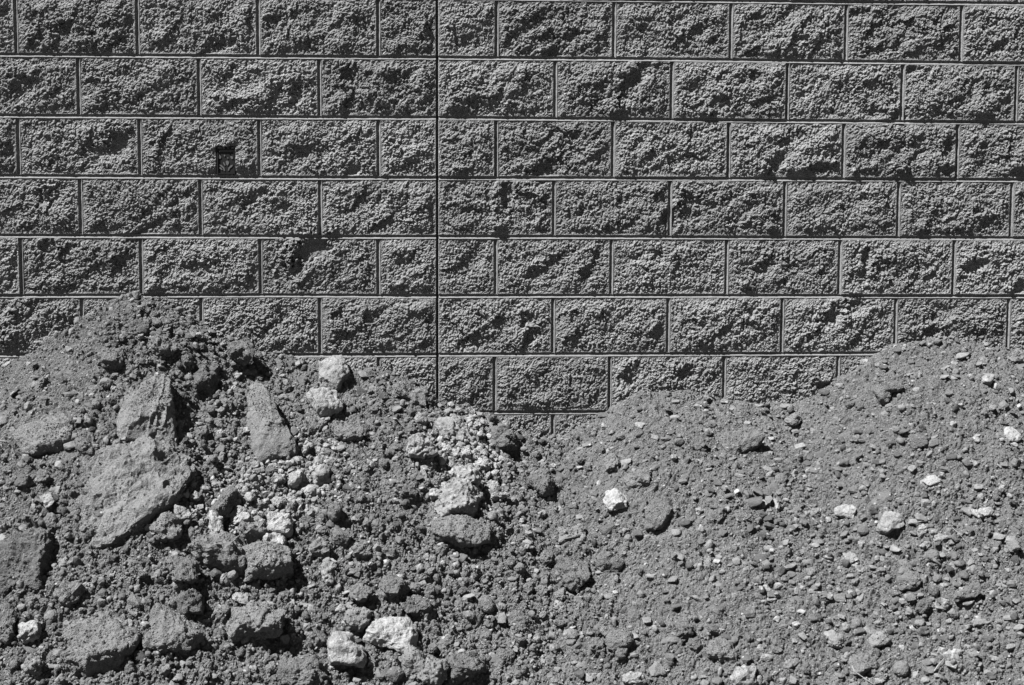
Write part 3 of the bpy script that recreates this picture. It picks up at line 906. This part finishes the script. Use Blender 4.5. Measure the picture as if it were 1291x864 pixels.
    ('stone', 'round', 4, 1081, 789, 22, 16, 5, .8, .5, 's', 0, 0, 'small cobble above the oval grey cobble', 'stone'),
    ('stone', 'round', 3, 1066, 792, 12, 10, 0, .8, .5, 'p', 0, 0, 'tiny light pebble left of the small cobble', 'stone'),
    ('stone', 'slab', 4, 1200, 826, 20, 10, 8, .5, .6, 'w', 0, 0, 'brightest white chip at lower right', 'stone'),
    ('stone', 'slab', 3, 1184, 796, 12, 6, 8, .5, .6, 'w', 0, 0, 'small white chip above the brightest white chip', 'stone'),
    ('stone', 'slab', 4, 1072, 706, 18, 16, 0, .5, .4, 'p', 0, 0, 'pale worn stone left of the flat grey stone on the right slope', 'stone'),
    ('stone', 'round', 4, 1139, 717, 18, 20, 0, .7, .4, 's', 0, 0, 'rounded stone above the flat grey stone on the right slope', 'stone'),
    ('stone', 'clod', 4, 910, 822, 40, 30, 10, .6, .3, 'c', 0, 0, 'grey clod low on the right of centre at the bottom', 'clod'),
    ('stone', 'clod', 4, 862, 796, 26, 22, 0, .7, .5, 'c', 0, 0, 'round clod stacked on another below the fine slope', 'clod'),
    ('stone', 'round', 4, 784, 808, 34, 30, 0, .7, .3, 'c', 0, 0, 'rounded clod at the bottom right of centre', 'clod'),
    ('stone', 'round', 4, 783, 826, 20, 18, 0, .8, .6, 's', 0, 0, 'small ball-like stone just under the rounded clod', 'stone'),
    ('stone', 'clod', 4, 938, 856, 36, 24, 0, .7, .4, 'p', 0, 0, 'pale lumpy stone cut by the bottom edge right of centre', 'stone'),
    ('stone', 'clod', 4, 800, 858, 30, 18, 0, .7, .4, 'p', 0, 0, 'pale stone cut by the bottom edge under the rounded clods', 'stone'),
    ('stone', 'angular', 4, 1090, 842, 34, 28, 0, 0.8, 0.4, 'c', 0, -18, 'dark rock beside the curled root at the bottom right', 'stone'),
    ('stone', 'clod', 4, 38, 800, 30, 24, 0, .8, .4, 'p', 0, 0, 'light stone left of the broad undercut clod', 'stone'),
    ('stone', 'clod', 4, 8, 796, 36, 36, 0, .7, .4, 'c', 0, 0, 'round clod at the left edge near the bottom', 'clod'),
    ('stone', 'clod', 4, 45, 840, 26, 22, 0, .8, .4, 's', 0, 0, 'stone near the bottom left corner', 'stone'),
    ('stone', 'clod', 4, 88, 748, 38, 34, 0, .7, .3, 'c', 0, 0, 'clod between the left-edge block and the broad undercut clod', 'clod'),
    ('stone', 'clod', 4, 234, 724, 34, 34, 0, .8, .3, 'c', 0, 0, 'dark clod left of the flat-topped slab rock', 'clod'),
    ('stone', 'clod', 4, 240, 760, 30, 30, 0, .8, .3, 'c', 0, 0, 'clod tucked above the tall rounded clod', 'clod'),
    ('stone', 'clod', 4, 178, 420, 26, 20, 0, .8, .4, 'c', 0, 0, 'lump just below the heap peak', 'clod'),
    ('stone', 'clod', 4, 205, 440, 34, 22, 0, .7, .3, 'c', 0, 0, 'lump above the upright pointed slab', 'clod'),
    ('stone', 'clod', 4, 140, 455, 34, 26, 0, .7, .3, 'c', 0, 0, 'clod on the left flank of the heap peak', 'clod'),
    ('stone', 'clod', 4, 300, 445, 30, 26, 0, .8, .4, 'c', 0, 0, 'rough clod at the wall foot right of the heap peak', 'clod'),
    ('stone', 'clod', 4, 112, 560, 30, 28, 0, .7, .3, 'c', 0, 0, 'rough clod touching the rounded boulder on the right', 'clod'),
    ('stone', 'clod', 4, 515, 498, 46, 30, 0, .6, .2, 'c', 0, 0, 'clod at the wall foot left of the expansion joint', 'clod'),
    ('stone', 'clod', 4, 90, 538, 20, 18, 0, .7, .4, 'c', 0, 0, 'small knob on top of the rounded boulder', 'clod'),
]
MATS = {'c': M_CLOD, 'd': M_DUSTY, 's': M_STONE, 'p': M_PALE, 'w': M_WHITE}
LAND = []
for i, (nm, kd, sub, px, py, w, h, ang, th, sk, mt, tx, ty, lab, cat) in enumerate(BIG):
    def full_size(dims):
        V, Fc = rock_shape(sub, 500 + i * 3, kd, dims)
        return mesh_np(nm, V, Fc, MATS[mt], smooth=False), V
    soil = mt in 'cd' and max(w, h) > 36                  # dirt lumps sit deeper in the heap than stones do
    place_rock(nm, full_size, px, py, w * (0.98 if soil else 1.04), h * (0.98 if soil else 1.04), ang, th, sk - (0.22 if soil else 0.08), lab, cat, None, tx, ty)
    LAND.append((px, py, max(w, h) * 0.5))

# medium stones and clods, every one its own object, meshes shared between look-alikes
SHAPES = {}
for kd, n in (('clod', 16), ('angular', 8), ('slab', 8), ('round', 8)):
    for mt in 'csp':
        lst = []
        for j in range(n if mt == 'c' else n // 2):
            V, Fc = rock_shape(4, 3000 + j * 17 + ord(mt) + len(kd) * 1000, kd)
            lst.append(mesh_np('stone', V, Fc, MATS[mt], smooth=False))
        SHAPES[kd, mt] = lst
MARKS = [(200, 510, 'the upright pointed slab'), (336, 534, 'the leaning grooved slab'), (62, 555, 'the rounded boulder'), (155, 622, 'the large smooth sheet'), (22, 702, 'the left-edge block'),
         (122, 806, 'the broad undercut clod'), (216, 792, 'the tall rounded clod'), (310, 712, 'the blocky black-fronted rock'), (322, 790, 'the craggy dark-bottomed rock'), (417, 495, 'the stacked pale rocks'),
         (575, 560, 'the light rubble'), (578, 674, 'the wide ledge clod'), (681, 614, 'the dark angular stone'), (779, 636, 'the white faceted stone'), (832, 646, 'the oval embedded clod'), (928, 562, 'the slanted grey slab'),
         (720, 722, 'the round centre clod'), (493, 803, 'the white flat-topped rock'), (590, 838, 'the dark-bottomed clod'), (1120, 500, 'the right slope hollow'), (1172, 608, 'the bright white flat stone'),
         (1121, 662, 'the wide pale flake'), (1150, 734, 'the flat grey stone'), (1109, 808, 'the oval grey cobble'), (1200, 826, 'the brightest white chip'), (910, 822, 'the low grey clod'), (301, 656, 'the white stones'), (1276, 549, 'the pale round edge stone')]
cpx = np.array(CONTACT)
taken = [(a, b, r) for a, b, r in LAND]
med = []
tries = 0
while len(med) < 205 and tries < 9000:
    tries += 1
    px, py = random.uniform(4, 1287), random.uniform(400, 860)
    if py < np.interp(px, cpx[:, 0], cpx[:, 1]) + 14:
        continue
    left = px < 660
    k = hit(px, py)
    cz = coarse[k]
    if random.random() > cz * (1.0 if left else 0.8):
        continue
    size = (9 + 17 * random.random() ** 2.4) * (1.0 + 0.35 * (left and py > 600))
    if any((px - a) ** 2 + (py - b) ** 2 < (0.8 * r + 0.5 * size) ** 2 for a, b, r in taken):
        continue
    taken.append((px, py, size * 0.5))
    med.append((px, py, size))
for j in range(34):
    a, q = random.uniform(0, 6.283), math.sqrt(random.random())
    px, py, size = 588 + 62 * q * math.cos(a), 585 + 62 * q * math.sin(a), random.uniform(10, 24)
    if py > np.interp(px, cpx[:, 0], cpx[:, 1]) + 10 and not any((px - u) ** 2 + (py - v) ** 2 < (0.5 * t + 0.4 * size) ** 2 for u, v, t in taken):
        taken.append((px, py, size * 0.5))
        med.append((px, py, size))
count = {}
rows = []
for (px, py, size) in med:
    rub = math.exp(-((px - 600) / 80) ** 2 - ((py - 590) / 60) ** 2) + math.exp(-((px - 390) / 60) ** 2 - ((py - 600) / 50) ** 2) + math.exp(-((px - 480) / 90) ** 2 - ((py - 820) / 50) ** 2)
    right = px > 950
    r = random.random()
    kd = ('slab' if r < .45 else 'round' if r < .75 else 'clod') if right else ('clod' if r < .62 else 'angular' if r < .85 else 'round')
    r = random.random()
    mt = 'p' if r < (0.02 if right else 0.05) + 0.62 * rub * (py < 700) else ('s' if r < (0.5 if right else 0.25) else 'c')
    # words that single it out: size, tone, kind, and where it lies from the nearest landmark
    q = min(MARKS, key=lambda t: (t[0] - px) ** 2 + (t[1] - py) ** 2)
    ang = math.degrees(math.atan2(q[1] - py, px - q[0])) % 360
    where = ['right of', 'up and right of', 'above', 'up and left of', 'left of', 'down and left of', 'below', 'down and right of'][int((ang + 22.5) // 45) % 8]
    sz = 'small' if size < 13 else 'medium' if size < 19 else 'larger'
    tone = {'p': 'pale', 's': 'mid-grey', 'c': 'dirt-grey'}[mt]
    shp = {'slab': 'flat', 'round': 'rounded', 'clod': 'lumpy', 'angular': 'angular'}[kd]
    noun = 'clod' if (kd == 'clod' and mt == 'c') else 'stone'
    lab = f'{sz} {tone} {shp} {noun} {where} {q[2]}'
    rows.append((px, py, size, kd, mt, noun, lab))
same = {}
for j, t in enumerate(rows):
    same.setdefault(t[6], []).append(j)
for lab, js in same.items():
    if len(js) > 1:
        ax = 0 if np.ptp([rows[j][0] for j in js]) > np.ptp([rows[j][1] for j in js]) else 1
        js = sorted(js, key=lambda j: rows[j][ax])
        w2 = (('left one of two', 'right one of two'), ('upper one of two', 'lower one of two'))[ax]
        w3 = (('leftmost', 'middle', 'rightmost'), ('highest', 'middle', 'lowest'))[ax]
        for q, j in enumerate(js):
            ext = w2[q] if len(js) == 2 else w3[q] + ' of three' if len(js) == 3 else f'number {q + 1} from the ' + ('left' if ax == 0 else 'top')
            rows[j] = rows[j][:6] + (lab + ', ' + ext,)
for i, (px, py, size, kd, mt, noun, lab) in enumerate(rows):
    me = random.choice(SHAPES[kd, mt])
    asp = random.uniform(0.6, 1.0) if kd != 'slab' else random.uniform(0.45, 0.8)
    place_rock('dirt_clod' if noun == 'clod' else 'stone', me, px, py, size, size * asp, random.uniform(-30, 40), 0.45 if kd == 'slab' else 0.8, random.uniform(-0.3, 0.3),
               lab, noun, 'loose stones and clods on the dirt heap', random.uniform(-15, 15), random.uniform(-15, 15))

# ------------------------------------------------------------------ dry roots at the lower right


def root(name, pix, rad, label):
    pts = []
    for (px, py, lift) in pix:
        k = hit(px, py)
        pts.append(CAM + ray(px, py) * np.linalg.norm(PT[k] - CAM) + NRM[k] * lift)
    P = np.array(pts)
    t = np.linspace(0, len(P) - 1, 8 * len(P))
    i = np.clip(np.floor(t).astype(int), 0, len(P) - 2)
    f = (t - i)[:, None]
    f = f * f * (3 - 2 * f) * 0.5 + f * 0.5
    Q = P[i] * (1 - f) + P[i + 1] * f
    T = np.gradient(Q, axis=0)
    T /= np.linalg.norm(T, axis=1, keepdims=True)
    A = np.cross(T, [0.3, -0.8, 0.52])
    A /= np.linalg.norm(A, axis=1, keepdims=True)
    Bn = np.cross(T, A)
    ring = 7
    V = []
    for j in range(len(Q)):
        rr = rad * (1.0 - 0.55 * j / len(Q)) * (1 + 0.2 * math.sin(j * 1.7))
        for s in range(ring):
            th = 2 * math.pi * s / ring
            V.append(Q[j] + rr * (math.cos(th) * A[j] + math.sin(th) * Bn[j]))
    Fq = [(j * ring + s, j * ring + (s + 1) % ring, (j + 1) * ring + (s + 1) % ring, (j + 1) * ring + s) for j in range(len(Q) - 1) for s in range(ring)]
    c = Q[0]
    o = link(name, mesh_np(name, np.array(V) - c, np.array(Fq), M_ROOT, smooth=True), None, label, 'root', 'dry roots in the dirt')
    o.location = Vector(c)


root('dry_root', [(1074, 842, .010), (1077, 850, .014), (1088, 857, .012), (1100, 863, .004)], 0.0020, 'pale curled dry root beside the dark rock at the bottom right')
root('dry_root', [(1176, 850, .004), (1182, 842, .012), (1190, 832, .008)], 0.0024, 'pale stubby root left of the brightest white chip')
root('dry_root', [(1112, 838, .004), (1122, 832, .010), (1132, 826, .006)], 0.0014, 'thin pale root between the oval cobble and the dark rock')
root('dry_root', [(1200, 666, .004), (1208, 674, .010), (1218, 684, .004)], 0.0011, 'thin root sticking out right of the wide pale flake')

# ------------------------------------------------------------------ gravel and crumbs, too many to count
SM = [rock_shape(3, 9000 + j, ('clod', 'angular', 'clod', 'round')[j % 4]) for j in range(16)]
TI = [rock_shape(2, 9500 + j, 'clod') for j in range(12)]


def scatter(name, shapes, n, smin, smax, power, mat, label, wgt, on_rocks=0, flat=False):
    """points on the heap that carry a rotation and a size; each one shows one of the little stones"""
    cand = np.nonzero(wgt > 0)[0]
    area = np.where((X > XF0) & (X < XF1), 1.0, 8.0) * np.where(D < 1.14, 1.0, 6.0)
    w = (wgt * area)[cand]
    idx = RNG.choice(cand, size=n, p=w / w.sum())
    s = smin + (smax - smin) * RNG.random(n) ** power
    P = PT[idx] + NRM[idx] * (s * RNG.uniform(-0.1, 0.55, n))[:, None]
    P[:, 0] += RNG.uniform(-0.003, 0.003, n)
    if on_rocks:
        for (RP, RN, ar) in ROCK_PTS:
            m = int(min(420, ar * on_rocks))
            if m and len(RP):
                q = RNG.choice(len(RP), m)
                s2 = smin + (0.6 * smax - smin) * RNG.random(m) ** 2.2
                P = np.concatenate([P, RP[q] + RN[q] * (s2 * 0.25)[:, None]])
                s = np.concatenate([s, s2])
        n = len(P)
    me = bpy.data.meshes.new(name)
    me.vertices.add(n)
    me.vertices.foreach_set('co', P.astype(np.float32).ravel())
    at = me.attributes.new('turn', 'FLOAT_VECTOR', 'POINT')
    turn = RNG.uniform(0, 6.283, (n, 3))
    if flat:                                              # chips lie in the slope
        turn[:, 0] = 0.62 + RNG.normal(0, 0.22, n)
        turn[:, 1] = RNG.normal(0, 0.22, n)
        turn[:, 2] = RNG.normal(0, 0.5, n)
    at.data.foreach_set('vector', turn.astype(np.float32).ravel())
    at = me.attributes.new('size', 'FLOAT_VECTOR', 'POINT')
    at.data.foreach_set('vector', (s[:, None] * RNG.uniform(0.6, 1.15, (n, 3))).astype(np.float32).ravel())
    at = me.attributes.new('pick', 'INT', 'POINT')
    at.data.foreach_set('value', RNG.integers(0, len(shapes), n).astype(np.int32))
    me.materials.append(mat)
    o = link(name, me, None, label, None, None, 'stuff')
    ng = bpy.data.node_groups.new(name, 'GeometryNodeTree')
    ng.interface.new_socket('Geometry', in_out='INPUT', socket_type='NodeSocketGeometry')
    ng.interface.new_socket('Geometry', in_out='OUTPUT', socket_type='NodeSocketGeometry')
    gi, go = ng.nodes.new('NodeGroupInput'), ng.nodes.new('NodeGroupOutput')
    ip = ng.nodes.new('GeometryNodeInstanceOnPoints')
    ip.inputs['Pick Instance'].default_value = True
    gt = ng.nodes.new('GeometryNodeGeometryToInstance')
    for j, (V, Fc) in enumerate(shapes):
        ob = bpy.data.objects.new('pebble_shape', mesh_np('pebble_shape', V, Fc, mat))
        oi = ng.nodes.new('GeometryNodeObjectInfo')
        oi.inputs['Object'].default_value = ob
        ng.links.new(oi.outputs['Geometry'], gt.inputs[0])

    def attr(nm, ty):
        q = ng.nodes.new('GeometryNodeInputNamedAttribute')
        q.data_type = ty
        q.inputs['Name'].default_value = nm
        return [x for x in q.outputs if x.enabled and x.name == 'Attribute'][0]
    er = ng.nodes.new('FunctionNodeEulerToRotation')
    ng.links.new(attr('turn', 'FLOAT_VECTOR'), er.inputs[0])
    ng.links.new(er.outputs[0], ip.inputs['Rotation'])
    ng.links.new(attr('size', 'FLOAT_VECTOR'), ip.inputs['Scale'])
    ng.links.new(attr('pick', 'INT'), ip.inputs['Instance Index'])
    ng.links.new(gt.outputs[0], ip.inputs['Instance'])
    ng.links.new(gi.outputs[0], ip.inputs['Points'])
    ng.links.new(ip.outputs[0], go.inputs[0])
    md = o.modifiers.new('pebbles', 'NODES')
    md.node_group = ng


vis = np.where((D > 0.0) & (PT[:, 2] > 0.0), 1.0, 0.0)
rubble = np.clip(1.3 * blob(588, 580, 50, 62) + blob(385, 595, 70, 50) + blob(300, 640, 70, 40) + 0.3 * blob(480, 830, 110, 50), 0, 1.2)
scatter('gravel', SM, 13000, 0.0040, 0.0165, 3.0, M_GRAVEL, 'loose grey gravel and crumbs strewn over the dirt heap', vis * (0.12 + coarse ** 1.4))
scatter('pale_gravel', SM, 3400, 0.0035, 0.0165, 2.4, M_PALE, 'pale gravel spilled over the middle of the heap', vis * (0.012 + rubble ** 2))
FLAT = [(V * np.array([1.15, 0.85, 0.35]), Fc) for V, Fc in (rock_shape(3, 9700 + j, 'slab') for j in range(10))]
chips = np.clip(blob(1130, 690, 190, 130) + 0.6 * blob(1200, 800, 160, 80) + 0.4 * blob(700, 760, 150, 90) + 0.25, 0, 1)
scatter('stone_chips', FLAT, 6000, 0.005, 0.020, 2.6, M_GRAVEL, 'flat grey stone chips strewn over the right slope', vis * chips, flat=True)
scatter('pale_chips', FLAT, 700, 0.003, 0.013, 2.6, M_PALE, 'scattered pale stone chips in the soil', vis * (0.15 + chips), flat=True)
scatter('soil_crumbs', TI, 75000, 0.0018, 0.0058, 1.8, M_GRAVEL, 'fine soil crumbs over the dirt heap', vis * (0.3 + coarse), on_rocks=24000)
